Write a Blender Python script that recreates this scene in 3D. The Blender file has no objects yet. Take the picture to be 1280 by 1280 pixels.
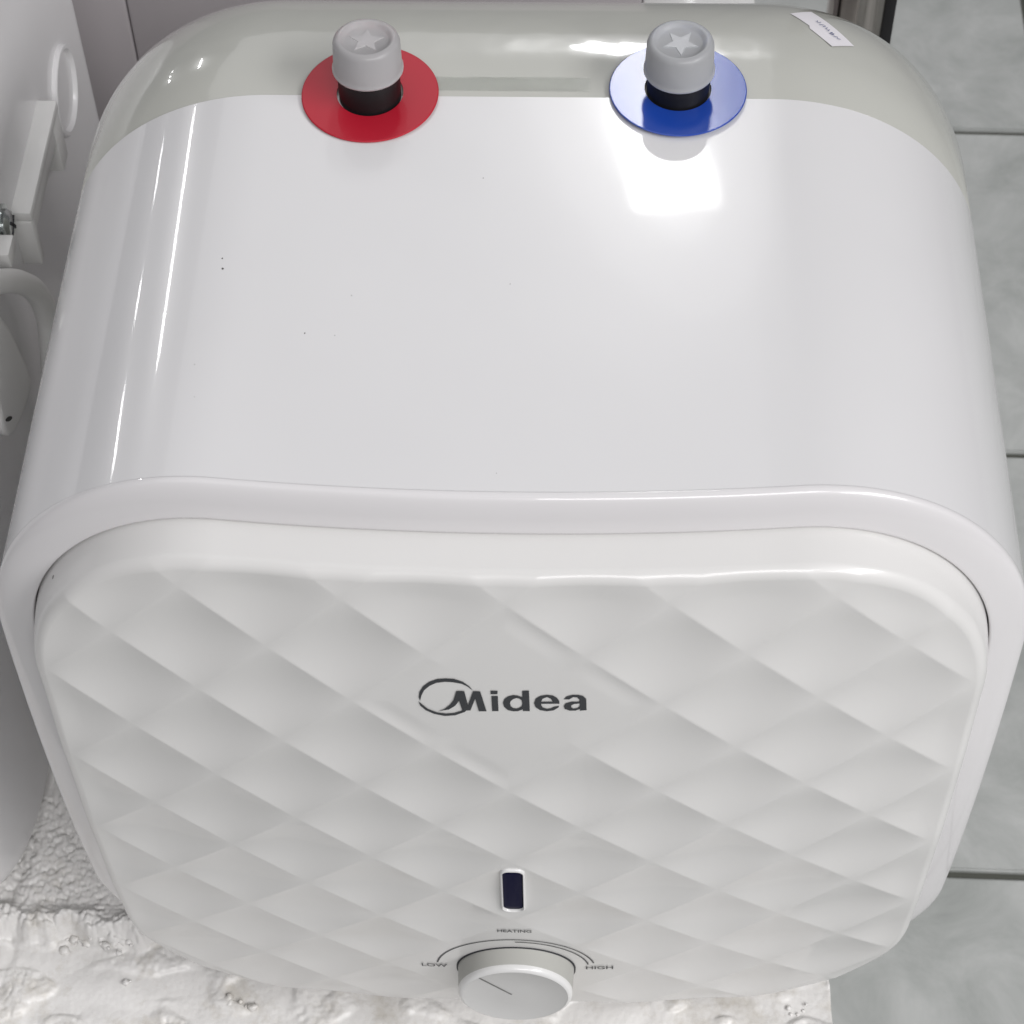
import bpy, bmesh, math, random
import numpy as np
from mathutils import Vector, Matrix, noise, Quaternion
random.seed(7)
rng = np.random.default_rng(11)
scn = bpy.context.scene
COL = scn.collection

# ------------------------------------------------------------------ camera
cd = bpy.data.cameras.new('camera'); cam = bpy.data.objects.new('camera', cd); COL.objects.link(cam)
rt = Vector((0.99952659, 0.02757108, -0.01365398)); up = Vector((-0.01373447, 0.79696485, 0.60386951)); fw = Vector((-0.02753108, 0.60339610, -0.79696624))
m3 = Matrix((rt, up, -fw)).transposed()
cam.matrix_world = Matrix.Translation((0.01723567, -0.34181694, 0.73359641)) @ m3.to_4x4()
cd.sensor_fit = 'HORIZONTAL'; cd.sensor_width = 36.0; cd.lens = 36.0 * 2636.4 / 1280.0
cd.clip_start = 0.02; cd.clip_end = 60
cd.dof.use_dof = True; cd.dof.focus_distance = 0.66; cd.dof.aperture_fstop = 42
scn.camera = cam

# ------------------------------------------------------------------ room light
w = bpy.data.worlds.new('World'); scn.world = w; w.use_nodes = True
bg = w.node_tree.nodes['Background']; bg.inputs[0].default_value = (0.97, 0.96, 1.0, 1); bg.inputs[1].default_value = 0.19
vs = scn.view_settings
vs.view_transform = 'Standard'; vs.look = 'None'; vs.gamma = 1; vs.exposure = -0.15; vs.use_curve_mapping = False

def ceiling_lamp(name, a, b, width, radiance, z=2.3, color=(1, 1, 1)):
    """rectangular area lamp at ceiling height along a->b (x, y pairs), facing down"""
    a = Vector(a); b = Vector(b); L = (b - a).length; c = (a + b) / 2
    ld = bpy.data.lights.new(name, 'AREA'); ld.shape = 'RECTANGLE'; ld.size = L; ld.size_y = width
    ld.energy = radiance * math.pi * L * width; ld.color = color
    o = bpy.data.objects.new(name, ld); COL.objects.link(o)
    o.location = (c.x, c.y, z); o.rotation_euler = (0, 0, math.atan2((b - a).y, (b - a).x))
    return o
ceiling_lamp('overhead_area_light', (-0.62, -0.8), (-0.62, 3.6), 1.86, 0.66, color=(0.99, 0.985, 1.0))
ceiling_lamp('ceiling_lamp_fixture', (0.185, 2.10), (0.06, 2.80), 0.14, 22, z=2.26)
for w_, ext_, L_, z_ in ((.22, .06, 1.6, 2.268), (.40, .22, .6, 2.276)):       # added ellipses giving its reflection a soft halo
    ceiling_lamp('reflection_glow_lamp', (0.185 + .18 * ext_, 2.10 - ext_), (0.06 - .18 * ext_, 2.80 + ext_), w_, L_, z=z_).data.shape = 'ELLIPSE'
ceiling_lamp('ceiling_tube_lamp', (-2.37, 2.60), (-2.72, 3.66), 0.07, 40)
ceiling_lamp('ceiling_tube_lamp', (-4.07, 3.38), (-4.42, 3.92), 0.08, 40)
ceiling_lamp('ceiling_tube_lamp', (-4.63, 4.40), (-4.81, 4.72), 0.08, 40)
ceiling_lamp('ceiling_tube_lamp', (-5.10, 5.40), (-5.34, 5.90), 0.08, 34)
ceiling_lamp('overhead_area_light', (2.3, -3.0), (2.3, -0.3), 1.3, 12.5, color=(1.0, 0.985, 0.99))
ceiling_lamp('overhead_area_light', (0.6, -2.8), (0.6, -1.6), 1.2, 10.0, color=(1.0, 0.985, 0.99))  # added fill lamp, brightens the front panel and the left appliance

# ------------------------------------------------------------------ helpers
def tag(o, label=None, cat=None, group=None, kind=None):
    if label: o['label'] = label
    if cat: o['category'] = cat
    if group: o['group'] = group
    if kind: o['kind'] = kind
    return o
def empty(name, loc=(0, 0, 0)):
    o = bpy.data.objects.new(name, None); COL.objects.link(o); o.location = loc; o.empty_display_size = 0.02
    return o
def link(name, me, mat=None, parent=None, smooth=True):
    o = bpy.data.objects.new(name, me); COL.objects.link(o)
    if mat is not None and len(me.materials) == 0: me.materials.append(mat)
    if smooth and len(me.polygons): me.polygons.foreach_set('use_smooth', [True] * len(me.polygons))
    if parent is not None:
        o.parent = parent
        o.matrix_parent_inverse = Matrix.Translation(-world_loc(parent))
    return o
def world_loc(o): return o.location.copy() if o.type == 'EMPTY' else Vector((0, 0, 0))   # meshes carry world coordinates
def mesh(name, verts, faces, mat=None, parent=None, smooth=True):
    me = bpy.data.meshes.new(name); me.from_pydata([tuple(v) for v in verts], [], faces); me.update()
    return link(name, me, mat, parent, smooth)
def loft(rings, closed=True, cap0=False, cap1=False):
    n = len(rings[0]); V = [tuple(p) for r in rings for p in r]; F = []
    for i in range(len(rings) - 1):
        for j in range(n if closed else n - 1):
            k = (j + 1) % n; F.append((i * n + j, i * n + k, (i + 1) * n + k, (i + 1) * n + j))
    if cap0: F.append(tuple(range(n)))
    if cap1: F.append(tuple(range((len(rings) - 1) * n, len(rings) * n))[::-1])
    return V, F
def fixnormals(o, sharp=None):
    bm = bmesh.new(); bm.from_mesh(o.data); bmesh.ops.recalc_face_normals(bm, faces=bm.faces); bm.to_mesh(o.data); bm.free()
    if sharp is not None: o.data.set_sharp_from_angle(angle=math.radians(sharp))
    return o
def box(name, lo, hi, mat, parent=None, bevel=0.0, seg=2):
    bm = bmesh.new(); bmesh.ops.create_cube(bm, size=1)
    for v in bm.verts: v.co = Vector([lo[i] + (v.co[i] + .5) * (hi[i] - lo[i]) for i in range(3)])
    if bevel: bmesh.ops.bevel(bm, geom=bm.edges[:], offset=bevel, segments=seg, affect='EDGES', profile=.5)
    me = bpy.data.meshes.new(name); bm.to_mesh(me); bm.free()
    o = link(name, me, mat, parent); me.set_sharp_from_angle(angle=math.radians(35)); return o
def lathe(prof, n=64):
    return [[(r * math.cos(2 * math.pi * j / n), r * math.sin(2 * math.pi * j / n), z) for j in range(n)] for r, z in prof]
def tube(pts, rad, n=14, steps=10):
    P = [Vector(p) for p in pts]; ext = [P[0] * 2 - P[1]] + P + [P[-1] * 2 - P[-2]]; path = []
    rads = rad if isinstance(rad, (list, tuple)) else [rad] * len(P); rr = []
    for i in range(1, len(ext) - 2):
        a, b, c, d = ext[i - 1:i + 3]
        for s in range(steps):
            t = s / steps
            path.append(.5 * ((2 * b) + (c - a) * t + (2 * a - 5 * b + 4 * c - d) * t * t + (3 * b - a - 3 * c + d) * t ** 3))
            rr.append(rads[i - 1] * (1 - t) + rads[i] * t)
    path.append(P[-1]); rr.append(rads[-1])
    rings = []; nrm = None
    for i, p in enumerate(path):
        tg = (path[min(i + 1, len(path) - 1)] - path[max(i - 1, 0)]).normalized()
        if nrm is None: nrm = tg.orthogonal().normalized()
        nrm = (nrm - tg * nrm.dot(tg)).normalized(); bn = tg.cross(nrm)
        rings.append([p + (nrm * math.cos(2 * math.pi * k / n) + bn * math.sin(2 * math.pi * k / n)) * rr[i] for k in range(n)])
    return loft(rings, True, True, True)
def rrect(a, b, R, nc=40, ns=40):
    """rounded rectangle, half sizes a, b, corner R; starts at +u side, counter-clockwise; returns (n,2)"""
    out = []
    for sx, sz, a0 in ((1, 1, 0), (-1, 1, 90), (-1, -1, 180), (1, -1, 270)):
        for k in range(nc):
            t = math.radians(a0 + 90 * k / nc); out.append((sx * (a - R) + R * math.cos(t), sz * (b - R) + R * math.sin(t)))
        t = math.radians(a0 + 90); p = (sx * (a - R) + R * math.cos(t), sz * (b - R) + R * math.sin(t))
        nx = {(1, 1): (-1, 1), (-1, 1): (-1, -1), (-1, -1): (1, -1), (1, -1): (1, 1)}[(sx, sz)]
        qq = (nx[0] * (a - R) + R * math.cos(t), nx[1] * (b - R) + R * math.sin(t))
        for k in range(ns): s = k / ns; out.append((p[0] * (1 - s) + qq[0] * s, p[1] * (1 - s) + qq[1] * s))
    return np.array(out)

# ------------------------------------------------------------------ materials
def newmat(name):
    m = bpy.data.materials.new(name); m.use_nodes = True; nt = m.node_tree
    return m, nt, nt.nodes['Principled BSDF']
def N(nt, t, **kw):
    n = nt.nodes.new(t)
    for k, v in kw.items(): setattr(n, k, v)
    return n
def simple(name, col, rough=.4, coat=0, coat_rough=.04, metal=0, spec=.5, bump=0, bscale=300, var=0.0, vscale=8):
    m, nt, p = newmat(name)
    p.inputs['Base Color'].default_value = (*col, 1); p.inputs['Roughness'].default_value = rough
    p.inputs['Metallic'].default_value = metal; p.inputs['Specular IOR Level'].default_value = spec
    p.inputs['Coat Weight'].default_value = coat; p.inputs['Coat Roughness'].default_value = coat_rough
    tc = N(nt, 'ShaderNodeTexCoord')
    if var:
        nz = N(nt, 'ShaderNodeTexNoise'); nz.inputs['Scale'].default_value = vscale; nz.inputs['Detail'].default_value = 6
        nt.links.new(tc.outputs['Object'], nz.inputs['Vector'])
        rp = N(nt, 'ShaderNodeValToRGB'); e = rp.color_ramp.elements
        e[0].position = .3; e[0].color = (*[c * (1 - var) for c in col], 1); e[1].position = .7; e[1].color = (*[min(1, c * (1 + var)) for c in col], 1)
        nt.links.new(nz.outputs['Fac'], rp.inputs['Fac']); nt.links.new(rp.outputs['Color'], p.inputs['Base Color'])
    if bump:
        nb = N(nt, 'ShaderNodeTexNoise'); nb.inputs['Scale'].default_value = bscale; nb.inputs['Detail'].default_value = 3
        nt.links.new(tc.outputs['Object'], nb.inputs['Vector'])
        bn = N(nt, 'ShaderNodeBump'); bn.inputs['Strength'].default_value = 1; bn.inputs['Distance'].default_value = bump
        nt.links.new(nb.outputs['Fac'], bn.inputs['Height']); nt.links.new(bn.outputs['Normal'], p.inputs['Normal'])
        if coat: nt.links.new(bn.outputs['Normal'], p.inputs['Coat Normal'])
    return m
def enamel(name, col, rough, coat, wav=0.00002, specks=True, coat_rough=.042):
    """glossy appliance shell: faint orange-peel, a few dark dust specks, slight rub marks"""
    m, nt, p = newmat(name); L = nt.links
    tc = N(nt, 'ShaderNodeTexCoord')
    p.inputs['Roughness'].default_value = rough; p.inputs['Coat Weight'].default_value = coat; p.inputs['Coat Roughness'].default_value = coat_rough
    n1 = N(nt, 'ShaderNodeTexNoise'); n1.inputs['Scale'].default_value = 14; n1.inputs['Detail'].default_value = 3; n1.inputs['Roughness'].default_value = .5
    L.new(tc.outputs['Object'], n1.inputs['Vector'])
    r1 = N(nt, 'ShaderNodeValToRGB'); e = r1.color_ramp.elements
    e[0].position = .25; e[0].color = (*[c * .965 for c in col], 1); e[1].position = .75; e[1].color = (*col, 1)
    L.new(n1.outputs['Fac'], r1.inputs['Fac']); last = r1.outputs['Color']
    if specks:
        v = N(nt, 'ShaderNodeTexVoronoi'); v.inputs['Scale'].default_value = 55
        L.new(tc.outputs['Object'], v.inputs['Vector'])
        sep = N(nt, 'ShaderNodeSeparateColor'); L.new(v.outputs['Color'], sep.inputs['Color'])
        size = N(nt, 'ShaderNodeMath', operation='MULTIPLY_ADD'); L.new(sep.outputs['Red'], size.inputs[0]); size.inputs[1].default_value = .62; size.inputs[2].default_value = -.545
        lt = N(nt, 'ShaderNodeMath', operation='LESS_THAN'); L.new(v.outputs['Distance'], lt.inputs[0]); L.new(size.outputs[0], lt.inputs[1])
        mx = N(nt, 'ShaderNodeMix', data_type='RGBA'); L.new(lt.outputs[0], mx.inputs['Factor']); L.new(last, mx.inputs['A']); mx.inputs['B'].default_value = (.16, .15, .14, 1)
        last = mx.outputs['Result']
    L.new(last, p.inputs['Base Color'])
    mr = N(nt, 'ShaderNodeMapRange'); mr.inputs['To Min'].default_value = rough * .87; mr.inputs['To Max'].default_value = rough * 1.08
    n4 = N(nt, 'ShaderNodeTexNoise'); n4.inputs['Scale'].default_value = 18; n4.inputs['Detail'].default_value = 2; L.new(tc.outputs['Object'], n4.inputs['Vector']); L.new(n4.outputs['Fac'], mr.inputs['Value']); L.new(mr.outputs['Result'], p.inputs['Roughness'])
    n2 = N(nt, 'ShaderNodeTexNoise'); n2.inputs['Scale'].default_value = 45; n2.inputs['Detail'].default_value = 2
    L.new(tc.outputs['Object'], n2.inputs['Vector'])
    b = N(nt, 'ShaderNodeBump'); b.inputs['Distance'].default_value = wav; L.new(n2.outputs['Fac'], b.inputs['Height'])
    L.new(b.outputs['Normal'], p.inputs['Normal']); L.new(b.outputs['Normal'], p.inputs['Coat Normal'])
    return m
M_shell = enamel('white_enamel', (.74, .737, .742), .245, .6)
M_bezel = enamel('white_plastic_ring', (.75, .737, .743), .345, .8)
M_panel = enamel('white_plastic_panel', (.755, .75, .735), .345, .35, wav=.000015, coat_rough=.05)
M_cover = enamel('grey_plastic_cover', (.50, .505, .465), .2, 1.0, wav=.00035, specks=False)
M_groove = simple('dark_gap', (.03, .03, .035), .7)
M_red = simple('red_disc', (.46, .010, .028), .42, spec=.35, coat=.38, coat_rough=.06, bump=.00003, bscale=60)
M_blue = simple('blue_disc', (.012, .060, .38), .24, spec=.75, coat=.42, coat_rough=.10, bump=.00003, bscale=60)
M_black = simple('black_plastic', (.009, .009, .010), .45, spec=.3, bump=.00002, bscale=900)
M_knob = simple('knob_grey', (.46, .46, .43), .42, bump=.000004, bscale=2000)
M_knobface = simple('knob_face', (.62, .62, .61), .5, bump=.000004, bscale=2500)
M_knobrim = simple('knob_rim', (.76, .76, .75), .3, coat=.4)
M_ink = simple('grey_print', (.035, .037, .042), .45)
M_led = simple('dark_navy_lens', (.004, .004, .03), .3, spec=.03)
M_chrome = simple('chrome', (.26, .245, .23), .10, metal=1, bump=.00001, bscale=200)
M_steel = simple('zinc_screw', (.55, .58, .57), .22, metal=1)
M_white = simple('white_plastic', (.80, .80, .785), .38, coat=.2, var=.03, bump=.00002, bscale=160)
M_nshell = enamel('neighbour_white', (.84, .835, .84), .4, .3, wav=.00006)
M_cord = simple('white_cord', (.84, .84, .82), .42, bump=.00002, bscale=300)
M_carton = simple('shaded_white_carton', (.40, .375, .385), .65, var=.04, vscale=5, bump=.00005, bscale=60)  # white card darkened, its shade is put into the colour
M_paper = simple('sticker_paper', (.74, .72, .75), .6)
M_penblue = simple('pen_ink', (.05, .07, .2), .6)
M_spec = simple('dust', (.06, .055, .05), .8)

def milky(name, col):
    m, nt, p = newmat(name)
    p.inputs['Base Color'].default_value = (*col, 1); p.inputs['Roughness'].default_value = .38
    p.inputs['Subsurface Weight'].default_value = .2; p.inputs['Subsurface Radius'].default_value = (1, 1, 1); p.inputs['Subsurface Scale'].default_value = .003
    p.inputs['Coat Weight'].default_value = .15; p.inputs['Coat Roughness'].default_value = .2; p.inputs['Transmission Weight'].default_value = .6; p.inputs['IOR'].default_value = 1.4
    tc = N(nt, 'ShaderNodeTexCoord'); nb = N(nt, 'ShaderNodeTexNoise'); nb.inputs['Scale'].default_value = 220; nb.inputs['Detail'].default_value = 5
    nt.links.new(tc.outputs['Object'], nb.inputs['Vector'])
    bn = N(nt, 'ShaderNodeBump'); bn.inputs['Distance'].default_value = .00022; nt.links.new(nb.outputs['Fac'], bn.inputs['Height']); nt.links.new(bn.outputs['Normal'], p.inputs['Normal'])
    return m
M_capr = milky('milky_cap_warm', (.93, .91, .92)); M_capb = milky('milky_cap_cool', (.90, .92, .95))

def tape_mat():
    m, nt, p = newmat('clear_tape')
    p.inputs['Base Color'].default_value = (.96, .97, .96, 1); p.inputs['Transmission Weight'].default_value = 1; p.inputs['Roughness'].default_value = .04; p.inputs['IOR'].default_value = 1.18
    return m
M_tape = tape_mat()

def foam_mat():
    m, nt, p = newmat('white_foam'); L = nt.links
    tc = N(nt, 'ShaderNodeTexCoord')
    n = N(nt, 'ShaderNodeTexNoise'); n.inputs['Scale'].default_value = 30; n.inputs['Detail'].default_value = 8; n.inputs['Roughness'].default_value = .7
    L.new(tc.outputs['Object'], n.inputs['Vector'])
    r = N(nt, 'ShaderNodeValToRGB'); e = r.color_ramp.elements
    e[0].position = .33; e[0].color = (.57, .54, .48, 1); e[1].position = .50; e[1].color = (.80, .79, .77, 1)
    L.new(n.outputs['Fac'], r.inputs['Fac']); L.new(r.outputs['Color'], p.inputs['Base Color'])
    p.inputs['Roughness'].default_value = .42; p.inputs['Coat Weight'].default_value = .25; p.inputs['Coat Roughness'].default_value = .25
    v = N(nt, 'ShaderNodeTexVoronoi'); v.inputs['Scale'].default_value = 420; L.new(tc.outputs['Object'], v.inputs['Vector'])
    b = N(nt, 'ShaderNodeBump'); b.inputs['Distance'].default_value = .0006; b.invert = True; b.inputs['Strength'].default_value = .3
    L.new(v.outputs['Distance'], b.inputs['Height']); L.new(b.outputs['Normal'], p.inputs['Normal'])
    return m
M_foam = foam_mat()

def marble_mat():
    m, nt, p = newmat('grey_marble_tile'); L = nt.links
    tc = N(nt, 'ShaderNodeTexCoord'); oi = N(nt, 'ShaderNodeObjectInfo')
    sc = N(nt, 'ShaderNodeVectorMath', operation='SCALE'); sc.inputs['Scale'].default_value = 9
    cb = N(nt, 'ShaderNodeCombineXYZ'); L.new(oi.outputs['Random'], cb.inputs[0]); L.new(oi.outputs['Random'], cb.inputs[1]); L.new(oi.outputs['Random'], cb.inputs[2]); L.new(cb.outputs[0], sc.inputs[0])
    ad = N(nt, 'ShaderNodeVectorMath', operation='ADD'); L.new(tc.outputs['Object'], ad.inputs[0]); L.new(sc.outputs[0], ad.inputs[1])
    n = N(nt, 'ShaderNodeTexNoise'); n.inputs['Scale'].default_value = 17; n.inputs['Detail'].default_value = 11; n.inputs['Roughness'].default_value = .68; n.inputs['Distortion'].default_value = .6
    L.new(ad.outputs[0], n.inputs['Vector'])
    r = N(nt, 'ShaderNodeValToRGB'); e = r.color_ramp.elements
    e[0].position = .30; e[0].color = (.31, .325, .312, 1); e[1].position = .68; e[1].color = (.48, .492, .48, 1)
    L.new(n.outputs['Fac'], r.inputs['Fac'])
    n2 = N(nt, 'ShaderNodeTexNoise'); n2.inputs['Scale'].default_value = 5; n2.inputs['Detail'].default_value = 5; n2.inputs['Distortion'].default_value = 1.8
    L.new(ad.outputs[0], n2.inputs['Vector'])
    r2 = N(nt, 'ShaderNodeValToRGB'); e = r2.color_ramp.elements
    e[0].position = .40; e[0].color = (0, 0, 0, 1); e[1].position = .5; e[1].color = (1, 1, 1, 1); k = e.new(.56); k.color = (0, 0, 0, 1)
    L.new(n2.outputs['Fac'], r2.inputs['Fac'])
    n3 = N(nt, 'ShaderNodeTexNoise'); n3.inputs['Scale'].default_value = 3; L.new(ad.outputs[0], n3.inputs['Vector'])
    mu = N(nt, 'ShaderNodeMath', operation='MULTIPLY'); L.new(r2.outputs['Color'], mu.inputs[0]); L.new(n3.outputs['Fac'], mu.inputs[1])
    mu2 = N(nt, 'ShaderNodeMath', operation='MULTIPLY'); L.new(mu.outputs[0], mu2.inputs[0]); mu2.inputs[1].default_value = .22
    mx = N(nt, 'ShaderNodeMix', data_type='RGBA'); L.new(mu2.outputs[0], mx.inputs['Factor']); L.new(r.outputs['Color'], mx.inputs['A']); mx.inputs['B'].default_value = (.24, .255, .245, 1)
    L.new(mx.outputs['Result'], p.inputs['Base Color']); p.inputs['Roughness'].default_value = .33
    return m
M_tile = marble_mat()
M_grout = simple('dark_grout', (.075, .078, .066), .9, bump=.0004, bscale=300)

# ------------------------------------------------------------------ floor
FZ = -0.31
floor = box('floor', (-1.5, -1.6, FZ - .03), (1.5, 1.7, FZ - .003), M_grout); tag(floor, kind='structure')
T = 0.2965; GAP = 0.0045
bm = bmesh.new(); bmesh.ops.create_cube(bm, size=1)
for v in bm.verts: v.co = Vector((v.co.x * (T - GAP), v.co.y * (T - GAP), v.co.z * .012))
bmesh.ops.bevel(bm, geom=[e for e in bm.edges if all(v.co.z > 0 for v in e.verts)], offset=.0012, segments=2, affect='EDGES')
tile_me = bpy.data.meshes.new('tile'); bm.to_mesh(tile_me); bm.free(); tile_me.materials.append(M_tile)
rotf = math.radians(-1.2)
for i in range(-5, 4):
    for j in range(-6, 5):
        o = bpy.data.objects.new('tile', tile_me); COL.objects.link(o); o.parent = floor
        lx, ly = (i + .5) * T, (j + .5) * T
        o.location = (.3455 + lx * math.cos(rotf) - ly * math.sin(rotf), .4985 + lx * math.sin(rotf) + ly * math.cos(rotf), FZ - .006 + rng.uniform(-.0003, .0003)); o.rotation_euler = (0, 0, rotf)

# ------------------------------------------------------------------ water heater
A_, B_, ZC, RC = .150, .1509, .1409, .072
HTOP = ZC + B_
def G(x, z): return .57 * x * x + .5 * (z - .15) ** 2
NC, NS = 44, 40
def ring(d, yb, wG=1.0, nc=NC, ns=NS):
    o = rrect(A_ - d, B_ - d, RC - d, nc, ns); x = o[:, 0]; z = o[:, 1] + ZC
    return np.stack([x, yb + wG * G(x, z), z], 1)
heater = empty('water_heater', (0, .09, -.01))
tag(heater, 'large white square water heater with diamond quilted front panel and grey back cover', 'water heater')
YG = .1535
# body shell
prof = [(0, YG, 0), (0, YG - .012, 0)] + [(0, YG - .012 + (-.0118 - YG + .012) * t, t) for t in np.linspace(.06, 1, 22)]
rings = [ring(d, y, g) for d, y, g in prof]; pass
V, F = loft(rings); shell = fixnormals(mesh('body_shell', V, F, M_shell, heater), 40)
# front ring (bezel)
pr = [(.0010, -.0098), (.0000, -.0106), (-.00008, -.0110), (-.00008, -.0116)]
pr += [(-.00008 + .0108 * (1 - math.cos(t)) ** 1.0, -.0118 - .0030 * math.sin(t)) for t in np.linspace(math.radians(12), math.radians(86), 16)]
pr += [(.0107, -.0148), (.0111, -.0147), (.0114, -.0143), (.0114, .004)]
V, F = loft([ring(d, y) for d, y in pr]); bez = fixnormals(mesh('front_ring', V, F, M_bezel, heater), 62)
V, F = loft([ring(d, y) for d, y in [(.0113, -.0100), (.0135, -.0100)]]); mesh('shadow_gap', V, F, simple('gap_grey', (.10, .10, .105), .7), heater)
# back cover
pr = [(.0012, YG + .0001), (.0004, YG + .0001), (.00015, YG + .0003), (.0001, .1760)]
RB = .020
pr += [(.0001 + RB * (1 - math.cos(t)), .1772 + .0390 * math.sin(t)) for t in np.linspace(math.radians(6), math.pi / 2, 18)]
rings = [ring(d, y, 0) for d, y in pr]
last = rings[-1]; ctr = np.array([0, last[0][1], ZC]); rings += [ctr + (last - ctr) * s for s in (.7, .35, .02)]
V, F = loft(rings, cap1=True); cover = fixnormals(mesh('back_cover', V, F, M_cover, heater), 60)
V, F = loft([ring(.0009, YG - .001, 0), ring(.0009, YG + .002, 0)]); mesh('cover_seam', V, F, M_groove, cover)

# quilted front panel
P_ = .0443; Z0 = .2245; AMP = .0016; Y0 = -.0275; DP = .0118; DF = .0130; RE = .0036
KX, KZ = .0005, .0475
def facet(x, z):
    u = (x * 1.0 + z - Z0) / P_; v = (z - x * 1.0 - Z0) / P_
    fu = u - np.floor(u) - .5; fv = v - np.floor(v) - .5
    h = AMP * (1 - (1 - (2 * fu) ** 2) * (1 - (2 * fv) ** 2))     # straight ridges, scooped cells
    def flat(h, u, v, half, soft, lvl):
        d = half - np.maximum(np.abs(u), np.abs(v)); wgt = np.clip(d / soft, 0, 1); wgt = wgt * wgt * (3 - 2 * wgt)
        return h * (1 - wgt) + lvl * wgt
    h = flat(h, u, v, 1.03, .30, AMP * .8)
    h = flat(h, u + 4, v + 4, 1.03, .06, AMP)
    return h
def edge_dist(x, z, d):
    a, b, R = A_ - d, B_ - d, RC - d
    qx = np.abs(x) - (a - R); qz = np.abs(z - ZC) - (b - R)
    return R - (np.hypot(np.maximum(qx, 0), np.maximum(qz, 0)) + np.minimum(np.maximum(qx, qz), 0))
def face_y(x, z):
    t = np.clip(edge_dist(x, z, DF) / .011, 0, 1); f = .40 + .60 * t * t * (3 - 2 * t)      # relief runs out towards the rim
    return Y0 + G(x, z) + (AMP * .6 - facet(x, z)) * f
SUB = 58; st = P_ / SUB
lo = int(-10 * SUB); hi = int(4 * SUB)
idx = np.arange(lo, hi + 1); U, Vv = np.meshgrid(idx * st, idx * st, indexing='ij')
X = (U - Vv) / 2; Z = (U + Vv) / 2 + Z0
dist = edge_dist(X, Z, DF + RE)
keep = dist > -.0004
Yf = face_y(X, Z)
# slide the outermost vertices onto the rim line so that the face ends cleanly
cell = keep[:-1, :-1] & keep[1:, :-1] & keep[1:, 1:] & keep[:-1, 1:]
n1 = len(idx); used = np.zeros_like(keep); used[:-1, :-1] |= cell; used[1:, :-1] |= cell; used[1:, 1:] |= cell; used[:-1, 1:] |= cell
num = -np.ones(keep.shape, int); num[used] = np.arange(used.sum())
Vp = np.stack([X[used], Yf[used], Z[used]], 1)
a = num[:-1, :-1][cell]; b = num[1:, :-1][cell]; c = num[1:, 1:][cell]; d_ = num[:-1, 1:][cell]
Fp = np.stack([a, b, c, d_], 1)
nb_ = len(Vp)
RNC, RNS = 150, 170
rs = []
def strip(d, back, follow):
    o = rrect(A_ - d, B_ - d, RC - d, RNC, RNS); x = o[:, 0]; z = o[:, 1] + ZC
    return np.stack([x, face_y(x, z) * follow + (1 - follow) * (Y0 + G(x, z) + AMP * .6 - AMP * .5) + back, z], 1)
for bk, dd in ((.030, DP), (.016, DP), (.0125, DP + .0001), (.0100, DP + .0003), (.0075, DP + .0006), (.0055, DF - .0004)): rs.append(strip(dd, bk, 0))
for t in np.linspace(0, math.pi / 2, 12): rs.append(strip(DF + RE * (1 - math.cos(t)), RE * (1 - math.sin(t)), .35 + .65 * math.sin(t)))
rs.append(strip(DF + RE + .0006, .00002, 1)); rs.append(strip(DF + RE + .0016, .00035, 1))
V2, F2 = loft(rs)
Vall = [tuple(v) for v in Vp] + V2; Fall = [tuple(int(k) for k in f) for f in Fp] + [tuple(k + nb_ for k in f) for f in F2]
panel = mesh('front_panel', Vall, Fall, M_panel, heater)
bm = bmesh.new(); bm.from_mesh(panel.data)
bmesh.ops.recalc_face_normals(bm, faces=bm.faces)
bm.faces.ensure_lookup_table()
if bm.faces[len(Fp) // 2].normal.y > 0: bmesh.ops.reverse_faces(bm, faces=[f for f in bm.faces[:len(Fp)]])
bm.to_mesh(panel.data); bm.free()

# print on the panel
def on_panel(x, z, off): return float(face_y(np.array(x), np.array(z))) - off
def flat_shape(name, loops, mat, parent, off=.0002, scale=.001):
    cu = bpy.data.curves.new(name, 'CURVE'); cu.dimensions = '2D'; cu.fill_mode = 'BOTH'
    for lp in loops:
        s = cu.splines.new('POLY'); s.points.add(len(lp) - 1); s.use_cyclic_u = True
        for q_, pt in zip(s.points, lp): q_.co = (pt[0] * scale, pt[1] * scale, 0, 1)
    tmp = bpy.data.objects.new('tmp', cu); COL.objects.link(tmp); bpy.context.view_layer.update()
    me = bpy.data.meshes.new_from_object(tmp.evaluated_get(bpy.context.evaluated_depsgraph_get()))
    bpy.data.objects.remove(tmp); bpy.data.curves.remove(cu); me.name = name; me.materials.clear()
    for v in me.vertices: x, z = v.co.x, v.co.y; v.co = (x, on_panel(x, z, off), z)
    return link(name, me, mat, parent, smooth=False)
def dense(lp, closed=True, it=2):
    """round off a traced outline (Chaikin)"""
    for _ in range(it):
        o = []
        for i in range(len(lp)):
            p, q_ = lp[i], lp[(i + 1) % len(lp)]
            o += [(p[0] * .75 + q_[0] * .25, p[1] * .75 + q_[1] * .25), (p[0] * .25 + q_[0] * .75, p[1] * .25 + q_[1] * .75)]
        lp = o
    return lp
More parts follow.
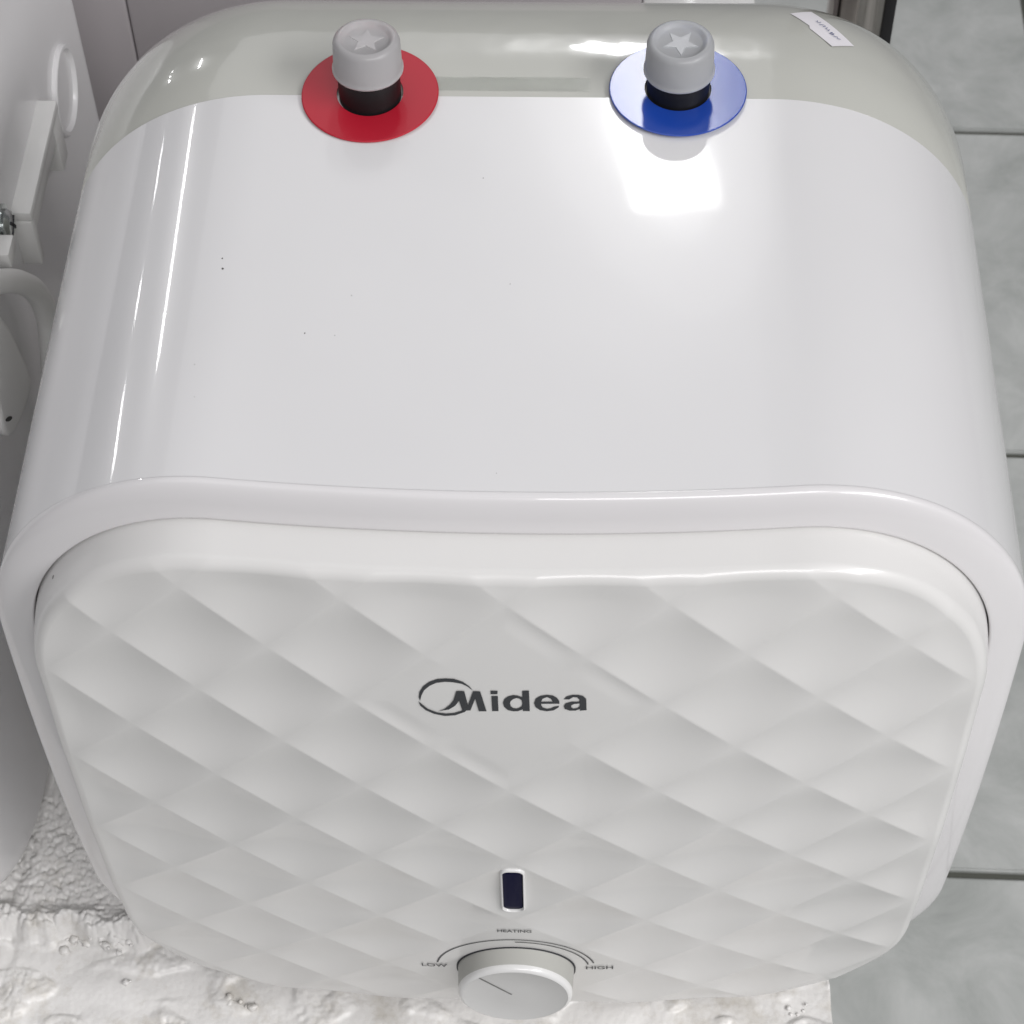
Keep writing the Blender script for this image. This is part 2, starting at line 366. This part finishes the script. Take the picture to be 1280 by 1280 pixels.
LG = {
    'ring_top': [(-24.5, 225.7), (-24.8, 227.4), (-24.5, 229.8), (-23.4, 232.5), (-21.6, 234.7), (-19.2, 236.2), (-16.8, 236.6), (-14.5, 236.5), (-12.1, 235.3), (-10.3, 233.3), (-9.3, 231.2), (-10.8, 233.1), (-12.4, 234.3), (-14.8, 234.9), (-17.1, 235.0), (-19.5, 234.4), (-21.4, 233.0), (-23.1, 230.8), (-24.0, 228.2), (-24.4, 226.1)],
    'ring_low': [(-25.0, 225.6), (-24.5, 223.4), (-23.0, 221.3), (-20.6, 219.7), (-17.7, 218.9), (-14.7, 219.4), (-12.0, 221.1), (-9.9, 223.9), (-8.9, 227.1), (-8.7, 228.0), (-9.0, 228.7), (-9.7, 226.0), (-11.0, 223.9), (-12.8, 221.7), (-15.0, 220.5), (-17.4, 220.1), (-20.0, 220.6), (-22.4, 222.1), (-23.9, 224.1)],
    'm': [(-14.0, 231.1), (-11.8, 231.1), (-10.9, 224.5), (-9.3, 231.2), (-7.3, 231.1), (-5.7, 221.8), (-7.9, 221.7), (-8.8, 227.7), (-10.3, 222.0), (-12.6, 221.9), (-13.4, 226.4), (-14.6, 224.0), (-16.5, 222.1), (-19.5, 221.2), (-17.6, 222.4), (-16.1, 224.3), (-15.0, 226.6)],
    'i_dot': [(-4.4, 231.5), (-2.4, 231.5), (-2.5, 229.9), (-4.4, 229.8)],
    'i': [(-4.2, 229.0), (-2.4, 229.1), (-2.3, 221.9), (-4.1, 221.8)],
    'd': [(4.5, 231.7), (6.4, 231.8), (6.6, 222.1), (4.6, 222.1), (4.6, 222.9), (3.2, 222.0), (1.9, 221.9), (0.3, 222.5), (-0.7, 224.0), (-1.0, 225.8), (-0.6, 227.6), (0.5, 229.0), (2.0, 229.6), (3.3, 229.4), (4.5, 228.7)],
    'd_hole': [(4.5, 225.7), (4.3, 227.2), (3.7, 228.0), (2.8, 228.2), (1.9, 227.7), (1.2, 226.7), (1.0, 225.7), (1.2, 224.4), (1.9, 223.5), (2.8, 223.3), (3.6, 223.6), (4.3, 224.4)],
    'e': [(15.0, 225.7), (14.9, 227.1), (14.3, 228.5), (13.1, 229.6), (11.4, 229.9), (9.6, 229.4), (8.3, 228.1), (7.8, 226.0), (8.2, 224.0), (9.5, 222.6), (11.4, 222.1), (13.3, 222.5), (14.7, 223.9), (14.9, 224.7), (13.5, 224.3), (12.5, 223.5), (11.4, 223.3), (10.3, 223.9), (9.9, 224.8), (9.8, 225.6)],
    'e_hole': [(9.8, 226.7), (10.2, 228.0), (11.4, 228.8), (12.5, 228.1), (13.1, 226.7)],
    'a': [(16.2, 227.8), (17.0, 229.2), (18.6, 229.9), (20.2, 229.9), (21.6, 229.4), (22.5, 228.0), (22.7, 222.6), (20.8, 222.4), (20.8, 223.2), (19.5, 222.4), (17.9, 222.4), (16.5, 223.2), (16.2, 224.6), (16.8, 226.0), (18.4, 226.7), (20.6, 226.7), (20.6, 227.6), (19.9, 228.7), (18.8, 228.8), (17.7, 227.7)],
    'a_hole': [(20.7, 225.8), (19.2, 225.6), (18.4, 225.0), (18.3, 224.1), (19.0, 223.4), (20.1, 223.7), (20.7, 224.5)],
}
flat_shape('logo_emblem', [LG['ring_top']], M_ink, panel)
flat_shape('logo_emblem', [LG['ring_low']], M_ink, panel, off=.00024)
flat_shape('logo_letter', [LG['m']], M_ink, panel, off=.00028)
flat_shape('logo_letter', [LG['i_dot']], M_ink, panel)
flat_shape('logo_letter', [LG['i']], M_ink, panel)
flat_shape('logo_letter', [LG['d'], LG['d_hole']], M_ink, panel)
flat_shape('logo_letter', [LG['e'], LG['e_hole']], M_ink, panel)
flat_shape('logo_letter', [LG['a'], LG['a_hole']], M_ink, panel)
def arc(r, wdt, a0, a1, n=60):
    ts = [math.radians(a0 + (a1 - a0) * k / n) for k in range(n + 1)]
    return [((KX + (r + wdt / 2) * math.cos(t)) * 1000, (KZ + (r + wdt / 2) * math.sin(t)) * 1000) for t in ts] + [((KX + (r - wdt / 2) * math.cos(t)) * 1000, (KZ + (r - wdt / 2) * math.sin(t)) * 1000) for t in ts[::-1]]
flat_shape('dial_arc', [arc(.0277, .00055, 172, 12)], M_ink, panel)
flat_shape('dial_arc', [arc(.0256, .00055, 90, 10)], M_ink, panel)
def print_text(body, x0, x1, z0, z1):
    cu = bpy.data.curves.new('lettering', 'FONT'); cu.body = body; cu.offset = .012
    tmp = bpy.data.objects.new('tmp', cu); COL.objects.link(tmp); bpy.context.view_layer.update()
    me = bpy.data.meshes.new_from_object(tmp.evaluated_get(bpy.context.evaluated_depsgraph_get()))
    bpy.data.objects.remove(tmp); bpy.data.curves.remove(cu); me.name = 'lettering'; me.materials.clear()
    co = np.array([v.co[:] for v in me.vertices]); mn = co.min(0); mx = co.max(0)
    for v in me.vertices:
        x = x0 + (v.co.x - mn[0]) / (mx[0] - mn[0]) * (x1 - x0); z = z0 + (v.co.y - mn[1]) / (mx[1] - mn[1]) * (z1 - z0)
        v.co = (x, on_panel(x, z, .00035), z)
    return link('lettering', me, M_ink, panel, smooth=False)
print_text('HEATING', -.0053, .0062, .0822, .0845)
print_text('LOW', -.0326, -.0236, .0470, .0500)
print_text('HIGH', .0250, .0345, .0474, .0504)

# indicator window
def oriented(x, z, off=0):
    gx = 2 * .57 * x; gz = (z - .15); n = Vector((gx, -1, gz)).normalized()
    zl = (Vector((0, 0, 1)) - n * n.z).normalized(); xl = zl.cross(n) * -1
    if xl.x < 0: xl = -xl
    o = Vector((x, on_panel(x, z, 0), z)) + n * off
    return o, xl, zl, n
o_, xl, zl, nn = oriented(.0004, .1152)
def lred(a, b, R, h, taper=.0): 
    return [o_ + xl * (p[0] * (1 + taper * p[1] / b)) + zl * p[1] + nn * h for p in rrect(a, b, R, 10, 6)]
V, F = loft([lred(.0040, .0158, .0027, -.002), lred(.0040, .0158, .0027, .0014), lred(.0038, .0156, .0026, .0020), lred(.0035, .0150, .0024, .0022), lred(.0033, .0147, .0023, .0020), lred(.0032, .0146, .0022, .0004)])
led_frame = fixnormals(mesh('indicator_frame', V, F, M_knobrim, panel), 60)
V, F = loft([lred(.0032, .0146, .0022, -.0016), lred(.0032, .0146, .0022, .0012), lred(.0028, .0142, .0020, .0014), lred(.0010, .0118, .0008, .0015)], cap1=True)
fixnormals(mesh('indicator_lens', V, F, M_led, panel), 60)

# temperature knob
o_, xl, zl, nn = oriented(KX, KZ)
Mk = Matrix((xl, zl, nn)).transposed()
def on_axis(prof, n=96): return [[o_ + Mk @ Vector(p) for p in r] for r in lathe(prof, n)]
knob = empty('knob', o_); knob.parent = heater; knob.matrix_parent_inverse = Matrix.Translation(-heater.location)
V, F = loft(on_axis([(.0209, -.003), (.0209, .0003), (.0195, .0003)]), cap0=True); mesh('knob_gap', V, F, M_groove, knob)
nn = Vector((0, -math.cos(math.radians(1.5)), math.sin(math.radians(1.5)))); xl = Vector((1, 0, 0)); zl = Vector((0, math.sin(math.radians(1.5)), math.cos(math.radians(1.5))))
Mk = Matrix((xl, zl, nn)).transposed(); o_ = o_ + Vector((0, 0, .0004))
V, F = loft(on_axis([(.0203, -.0035), (.0203, .0012), (.0199, .0088)])); fixnormals(mesh('knob_side', V, F, M_knob, knob), 40)
V, F = loft(on_axis([(.0199, .0088), (.01985, .0096), (.0196, .0103), (.0190, .0108), (.0183, .0110)])); fixnormals(mesh('knob_rim', V, F, M_knobrim, knob), 60)
V, F = loft(on_axis([(.0184, .0110), (.0181, .01085), (.006, .01080)]), cap1=True); fixnormals(mesh('knob_face', V, F, M_knobface, knob), 30)
d0 = Vector((-.0122, .0134)); d1 = Vector((-.0012, .0012)); dr = (d1 - d0).normalized(); pe = Vector((-dr.y, dr.x)) * .00035
V = [o_ + Mk @ Vector((p.x, p.y, .01095)) for p in (d0 + pe, d0 - pe, d1 - pe * .8, d1 + pe * .8)]
mesh('pointer_mark', V, [(0, 1, 2, 3)], simple('pointer_grey', (.16, .16, .155), .6), knob)

# pipes, discs, caps
def lathe_at(name, prof, c, mat, parent, n=72, sharp=40, cap0=False, cap1=False, tilt=None):
    R = tilt or Matrix.Identity(3)
    V, F = loft([[Vector(c) + R @ Vector(p) for p in r] for r in lathe(prof, n)], cap0=cap0, cap1=cap1)
    return fixnormals(mesh(name, V, F, mat, parent), sharp)
def disc(c, mat, label, name, tilt):
    V = []; F = []
    R = tilt
    o = lathe_at(name, [(.0103, 0), (.0103, .0005), (.0209, .0005), (.0212, .0003), (.0212, .00005), (.0209, 0), (.0103, 0)], c, mat, None, 96, 30, tilt=R)
    tag(o, label, 'disc', 'coloured discs round the pipe ends'); return o
def star_pts(ro, ri, rot=0): return [((ro if k % 2 == 0 else ri) * math.cos(math.radians(90 + 36 * k + rot)), (ro if k % 2 == 0 else ri) * math.sin(math.radians(90 + 36 * k + rot))) for k in range(10)]
def pipe_and_cap(c, mat, label, rot, tilt, ext=0):
    c = Vector(c)
    lathe_at('pipe', [(.0096, -.006), (.0096, .0085 + ext), (.0092, .0100 + ext), (.0092, .0142 + ext), (.0085, .0146 + ext), (.0068, .0146 + ext), (.0068, .002)], c, M_black, heater, 64, 35)
    
    R = Matrix.Rotation(math.radians(tilt), 3, 'X') @ Matrix.Rotation(math.radians(-tilt * .4), 3, 'Y')
    cc = c + Vector((0, 0, .0088 + ext))
    prof = [(.0097, .0002), (.01075, 0), (.0109, .0003), (.0109, .0010), (.0106, .0014), (.0105, .0020), (.01025, .0100), (.0099, .0110), (.0092, .0117), (.0083, .0120), (.0076, .0117), (.0070, .0110), (.0064, .0106), (.001, .0106)]
    capo = lathe_at('pipe_cap', prof, cc, mat, heater, 80, 60, cap1=True, tilt=R); capo['label'] = label
    pts = star_pts(.0058, .0026, rot); top = [cc + R @ Vector((x * .93, y * .93, .01085)) for x, y in pts]; bot = [cc + R @ Vector((x, y, .0104)) for x, y in pts]
    V, F = loft([bot, top], cap1=True); s = fixnormals(mesh('cap_star', V, F, mat, capo), 20)
cR = (-.0463, .1533, HTOP); cB = (.0487, .1564, HTOP)
disc((cR[0], cR[1], HTOP + .0010), M_red, 'red plastic disc round the left pipe end', 'pipe_disc', Matrix.Rotation(math.radians(2.0), 3, 'X'))
disc((cB[0], cB[1], HTOP + .0010), M_blue, 'glossy blue plastic disc round the right pipe end', 'pipe_disc', Matrix.Rotation(math.radians(.0), 3, 'X') )
pipe_and_cap(cR, M_capr, 'milky plastic cap with star on the pipe in the red disc', 0, -2, .0022)
pipe_and_cap(cB, M_capb, 'milky plastic cap with star on the pipe in the blue disc', 180, 1)

# clear tape and price sticker on the back cover
def strip_patch(name, x0, x1, y0, y1, h, mat, parent, sk=0):
    V = []
    for z in (HTOP + .00005, HTOP + h):
        V += [(x0, y0, z), (x1, y0 + sk, z), (x1, y1 + sk, z), (x0, y1, z)]
    return mesh(name, V, [(0, 3, 2, 1), (4, 5, 6, 7), (0, 1, 5, 4), (1, 2, 6, 5), (2, 3, 7, 6), (3, 0, 4, 7)], mat, parent, smooth=False)
strip_patch('clear_tape', -.028, .0215, .1562, .1625, .00007, M_tape, cover)

from mathutils.bvhtree import BVHTree
def bvh_of(o): return BVHTree.FromPolygons([v.co[:] for v in o.data.vertices], [tuple(p.vertices) for p in o.data.polygons])
bv_cover = bvh_of(cover); bv_shell = bvh_of(shell)
def drop(bv, x, y, off):
    h = bv.ray_cast(Vector((x, y, .6)), Vector((0, 0, -1))); n = h[1] if h[1].z > 0 else -h[1]
    return h[0] + n * off
SQ = [Vector((.0848, .1972)), Vector((.0930, .2022)), Vector((.1056, .1852)), Vector((.0980, .1812))]
def sticker_xy(u, v): return (SQ[0] * (1 - u) + SQ[3] * u) * (1 - v) + (SQ[1] * (1 - u) + SQ[2] * u) * v
nu, nv = 14, 8; V = []; F = []
for j in range(nv + 1):
    for i in range(nu + 1):
        vv = j / nv
        if i < nu * .45: vv = .12 + .88 * vv            # the torn notch in the near edge
        pxy = sticker_xy(i / nu, vv); V.append(drop(bv_cover, pxy.x, pxy.y, .00025 + .0012 * max(0, i / nu - .8) * (1 - vv)))
for j in range(nv):
    for i in range(nu): F.append((j * (nu + 1) + i, j * (nu + 1) + i + 1, (j + 1) * (nu + 1) + i + 1, (j + 1) * (nu + 1) + i))
sticker = mesh('price_sticker', V, F, M_paper, cover)
def stroke(pts, wd=.00028):
    V = []; F = []
    for k, (u, v) in enumerate(pts):
        p = sticker_xy(u, v); q2 = sticker_xy(*pts[min(k + 1, len(pts) - 1)]); q1 = sticker_xy(*pts[max(k - 1, 0)])
        d = (q2 - q1).normalized(); pe = Vector((-d.y, d.x)) * wd / 2
        V += [drop(bv_cover, p.x + pe.x, p.y + pe.y, .0006), drop(bv_cover, p.x - pe.x, p.y - pe.y, .0006)]
        if k: F.append((2 * k - 2, 2 * k - 1, 2 * k + 1, 2 * k))
    return mesh('pen_stroke', V, F, M_penblue, sticker, smooth=False)
stroke([(.34, .62), (.37, .55), (.40, .58), (.39, .68)]); stroke([(.45, .50), (.47, .64), (.51, .66), (.52, .52)]); stroke([(.55, .66), (.58, .52), (.61, .64), (.64, .50)])
stroke([(.68, .62), (.70, .48), (.74, .52), (.72, .62), (.69, .58)], .0004); stroke([(.77, .50), (.80, .62), (.83, .56), (.86, .64)])
V = []; F = []
def speck(x, y, r):
    p = drop(bv_shell, x, y, .00005); k0 = len(V); n = 7
    for j in range(n):
        t = 2 * math.pi * j / n; rr = r * random.uniform(.6, 1.2); V.append(drop(bv_shell, x + rr * math.cos(t), y + rr * math.sin(t), .00008))
    F.append(tuple(range(k0, k0 + n)))
speck(-.0846, .0837, .00032); speck(-.0841, .0796, .00045)
for _ in range(8): speck(random.uniform(-.115, .115), random.uniform(.0, .14), random.choice([.00012, .00015, .00018, .00024]))
tag(mesh('dust_specks', V, F, M_spec, shell, smooth=False), kind='stuff')

# ------------------------------------------------------------------ foam packing block under the heater
def foam_h(x, y):
    p = Vector((x, y, 0))
    bead = noise.voronoi(p * 480)[0]; b1 = math.sqrt(max(0, 1 - min(1, bead[0] * 1.15) ** 2)); b2 = 1 - min(1, noise.voronoi(p * 120)[0][0])
    n1 = noise.noise(p * 22); n2 = noise.noise(p * 60 + Vector((3, 1, 0))); n3 = noise.noise(p * 140)
    def ss(a, b, t):
        t = min(1, max(0, (t - a) / (b - a))); return t * t * (3 - 2 * t)
    edge = .0165 + .006 * noise.noise(Vector((x * 45, 1.7, 0))) + .0035 * noise.noise(Vector((x * 130, y * 130, 4.7)))
    back = ss(edge - .004, edge + .001, y)                      # torn foam behind, smooth film-covered foam in front
    ridge = math.exp(-((y - edge - .0035) / .0042) ** 2)
    left = 1 - ss(-.15, -.125, x)
    h = -.0165
    beaded = .0023 * b1 + .0010 * n2 + .0003 * b2
    film = .0016 * n1 + .0008 * n2 + .0003 * n3 + .0011 * abs(noise.noise(Vector((x * 28 + y * 50, y * 22 - x * 40, 6))))
    h += back * (.0045 * left + .002 * (1 - left) + beaded) + (1 - back) * film
    h += ridge * left * (.0026 + .0022 * b2 + .0016 * b1 + .0012 * n2)
    rip = ss(.12, .34, noise.noise(Vector((x * 50 + 9, y * 95, 2.2)))) * (1 - back)
    h += rip * (.0009 * b1 + .0012 * b2 + .0006 * n3)
    crack = math.exp(-((x + .1985 + .004 * noise.noise(Vector((y * 60, 0, 9)))) / .0022) ** 2) * ss(-.002, .012, y)
    h -= crack * .0015
    if -.14 < x < .13 and y > .004: h = min(h, -.0135)
    return h
gx = np.concatenate([np.linspace(-.46, -.26, 40, endpoint=False), np.linspace(-.26, -.125, 250, endpoint=False), np.linspace(-.125, .1185, 290)])
gy = np.concatenate([np.linspace(-.075, -.05, 10, endpoint=False), np.linspace(-.05, .075, 200, endpoint=False), np.linspace(.075, .36, 60)])
V = []; F = []
for y in gy:
    for x in gx:
        ex = 0.0
        if x > .117: ex = (noise.noise(Vector((y * 90, 3, 3)))) * .0012
        V.append((x + ex, y, foam_h(x, y)))
nx = len(gx); ny = len(gy)
for j in range(ny - 1):
    for i in range(nx - 1): F.append((j * nx + i, j * nx + i + 1, (j + 1) * nx + i + 1, (j + 1) * nx + i))
per = [i for i in range(nx)] + [j * nx + nx - 1 for j in range(1, ny)] + [(ny - 1) * nx + i for i in range(nx - 2, -1, -1)] + [j * nx for j in range(ny - 2, 0, -1)]
b0 = len(V)
for k in per: V.append((V[k][0], V[k][1], -.07))
for k in range(len(per)):
    k2 = (k + 1) % len(per); F.append((per[k], b0 + k, b0 + k2, per[k2]))
F.append(tuple(b0 + k for k in range(len(per)))[::-1])
foam = mesh('foam_block', V, F, M_foam)
tag(foam, 'torn white polystyrene packing block under the water heaters', 'packing foam')
def crumb(x, y, s, n):
    V = []; F = []
    for _ in range(n):
        c = Vector((x + random.gauss(0, s), y + random.gauss(0, s * .6), foam_h(x, y) + random.uniform(.0, .0012))); r = random.choice([.0005, .0006, .0008, .0010, .0015])
        bmx = bmesh.new(); bmesh.ops.create_icosphere(bmx, subdivisions=2, radius=1)
        o0 = len(V)
        for v in bmx.verts:
            d = v.co * r * (1 + .75 * noise.noise(v.co * 1.9 + c * 700) + .25 * noise.noise(v.co * 4 + c * 300)); V.append(tuple(c + Vector((d.x * 1.2, d.y * 1.1, d.z * .8))))
        F += [tuple(v.index + o0 for v in f.verts) for f in bmx.faces]; bmx.free()
    return mesh('foam_crumb', V, F, M_foam, foam)
for cx, cy, s, n in [(-.172, .0135, .0040, 12), (-.160, .0130, .0035, 12), (-.151, .0125, .0025, 8), (-.150, -.003, .0010, 3), (-.104, -.010, .0030, 6), (.107, -.008, .0030, 5)]:
    crumb(cx, cy, s, n)

plinth = box('carton_plinth', (-.44, -.06, FZ), (.112, .35, -.0705), M_white, bevel=.002)
tag(plinth, 'white carton standing on the floor under the polystyrene block', 'carton')

# ------------------------------------------------------------------ neighbouring heater (lying with its back towards the big one)
nbr = empty('small_appliance', (-.32, .17, -.01))
tag(nbr, 'white rounded appliance at the left edge with screw, bracket and cord', 'appliance')
NYC, NZC, NA, NB, NR = .1800, .137, .1800, .153, .078
def nring(d, x):
    o = rrect(NA - d, NB - d, max(NR - d, .006), 30, 24); return [(x, p[0] + NYC, p[1] + NZC) for p in o]
XB = -.190; r_ = .020
rings = [nring(0, -.47), nring(0, XB - r_ - .02)] + [nring(r_ * (1 - math.cos(t)), XB - r_ + r_ * math.sin(t)) for t in np.linspace(0, math.pi / 2, 14)]
last = np.array(rings[-1]); ctr = np.array([XB, NYC, NZC]); rings += [[tuple(ctr + (p - ctr) * s) for p in last] for s in (.8, .5, .2, .01)]
V, F = loft(rings, cap0=True, cap1=True); fixnormals(mesh('appliance_body', V, F, M_nshell, nbr), 40)
MX = Matrix(((0, 0, 1), (1, 0, 0), (0, 1, 0)))     # lathe axis -> +X
def side_lathe(name, prof, c, mat, parent, n=48, **kw): return lathe_at(name, prof, c, mat, parent, n, 35, tilt=MX, **kw)
side_lathe('round_plug', [(.0185, -.003), (.0185, .0016), (.0180, .0021), (.0166, .0021), (.0160, .0013), (.0155, .0004), (.004, .0002)], (XB, .3035, .1595), M_nshell, nbr, 64, cap1=True)
# hooded cable bracket
br = empty('cable_bracket', (XB, .243, .172)); br.parent = nbr; br.matrix_parent_inverse = Matrix.Translation(-nbr.location)
box('bracket_top', (XB - .002, .2085, .1800), (XB + .0075, .2700, .1845), M_white, br, .0009)
box('bracket_end', (XB - .002, .2080, .1580), (XB + .0072, .2130, .1801), M_white, br, .0008)
box('bracket_end', (XB - .002, .2600, .1560), (XB + .0068, .2705, .1801), M_white, br, .0008)
box('bracket_wall', (XB + .0030, .2130, .1715), (XB + .0066, .2600, .1800), M_white, br, .0006)
# screw with crossed slot
sc = empty('screw', (XB, .197, .190)); sc.parent = nbr; sc.matrix_parent_inverse = Matrix.Translation(-nbr.location)
side_lathe('screw_head', [(.0058, 0), (.0060, .0012), (.0052, .0024), (.0035, .0031), (.0012, .0033)], (XB + .001, .197, .190), M_steel, sc, 32, cap1=True)
for a in (35, 125):
    V = []; ca, sa = math.cos(math.radians(a)), math.sin(math.radians(a))
    for (l, t) in ((-.0036, -.0006), (.0036, -.0006), (.0036, .0006), (-.0036, .0006)): V.append((XB + .0044, .197 + l * ca - t * sa, .190 + l * sa + t * ca))
    for (l, t) in ((-.0036, -.0006), (.0036, -.0006), (.0036, .0006), (-.0036, .0006)): V.append((XB + .0030, .197 + l * ca - t * sa, .190 + l * sa + t * ca))
    mesh('screw_slot', V, [(0, 1, 2, 3), (4, 7, 6, 5), (0, 4, 5, 1), (1, 5, 6, 2), (2, 6, 7, 3), (3, 7, 4, 0)], M_groove, sc, smooth=False)
side_lathe('screw_washer', [(.0078, 0), (.0078, .0008), (.0060, .0009)], (XB + .0002, .197, .190), M_steel, sc, 32)
box('clip_block', (XB, .1795, .1855), (XB + .006, .1900, .1925), M_white, nbr, .0008)
V, F = tube([(XB + .008, .1384, .2208), (XB + .008, .1561, .2037), (XB + .008, .1757, .1829), (XB + .0085, .1885, .1643), (XB + .0085, .1939, .1471), (XB + .008, .1916, .1339), (XB + .007, .180, .110), (XB + .006, .165, .07), (XB + .006, .15, .03)], .0044); mesh('power_cord', V, F, M_cord, nbr)
pl = dense([(.1493, .1977), (.16, .1797), (.1636, .1629), (.1682, .1399), (.1633, .1373), (.1499, .1395), (.1371, .1449), (.1303, .1505), (.1286, .1588), (.1318, .167), (.1271, .179)], it=1)
pc = np.mean(np.array(pl), 0)
def plate_ring(x, k): return [(x, pc[0] + (p[0] - pc[0]) * k, pc[1] + (p[1] - pc[1]) * k) for p in pl]
V, F = loft([plate_ring(XB + .0025, .94), plate_ring(XB + .0032, 1), plate_ring(XB + .0052, 1), plate_ring(XB + .0060, .95), plate_ring(XB + .0062, .86)], cap0=True, cap1=True)
tab = fixnormals(mesh('pointed_tab', V, F, M_cord, nbr), 60)
V, F = loft([[(XB + .0065, .1345 + .0030 * math.cos(t), .1555 - .0026 * math.cos(t) + .0011 * math.sin(t)) for t in np.linspace(0, 2 * math.pi, 16, endpoint=False)], [(XB + .0055, .1345 + .0030 * math.cos(t), .1555 - .0026 * math.cos(t) + .0011 * math.sin(t)) for t in np.linspace(0, 2 * math.pi, 16, endpoint=False)]], cap0=True, cap1=True)
fixnormals(mesh('tab_hole', V, F, M_black, tab), 30)

# ------------------------------------------------------------------ things behind
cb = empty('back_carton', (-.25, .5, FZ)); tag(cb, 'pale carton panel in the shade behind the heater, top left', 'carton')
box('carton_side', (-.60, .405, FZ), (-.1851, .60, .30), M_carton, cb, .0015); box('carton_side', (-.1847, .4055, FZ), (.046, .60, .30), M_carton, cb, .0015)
lb = box('low_carton', (.05, .44, FZ), (.106, .62, .048), M_white, bevel=.002); tag(lb, 'narrow white box edge just behind the heater at the top of the picture', 'carton')
def vertical_post(name, c, r, z0, z1, mat):
    V, F = loft([[Vector((c[0], c[1], z)) + Vector(p) for p in lathe([(r, 0)], 40)[0]] for z in np.linspace(z0, z1, 6)], cap0=True, cap1=True); return mesh(name, V, F, mat)
post = empty('chrome_post', (.1455, .42, FZ)); tag(post, 'shiny chrome stand post behind the heater at top right', 'post')
o = vertical_post('post_tube', (.1440, .42), .0138, FZ + .01, .40, M_chrome); o.parent = post; o.matrix_parent_inverse = Matrix.Translation(-post.location); fixnormals(o, 40)
o = lathe_at('post_foot', [(.026, 0), (.026, .004), (.016, .010), (.0139, .012)], (.1440, .42, FZ), M_black, post, 40)
box('post_dark_reflection', (.1545, .412, FZ + .002), (.1600, .430, .40), M_black, post, .0008)  # added black strip in place of the chrome's dark reflection on its right edge
ft = lathe_at('floor_cap', [(.013, 0), (.013, .006), (.011, .009), (.004, .010)], (.2475, .852, FZ), M_white, None, 32, 40, cap1=True)
tag(ft, 'small round white plastic cap on the floor behind the grey cover', 'cap')
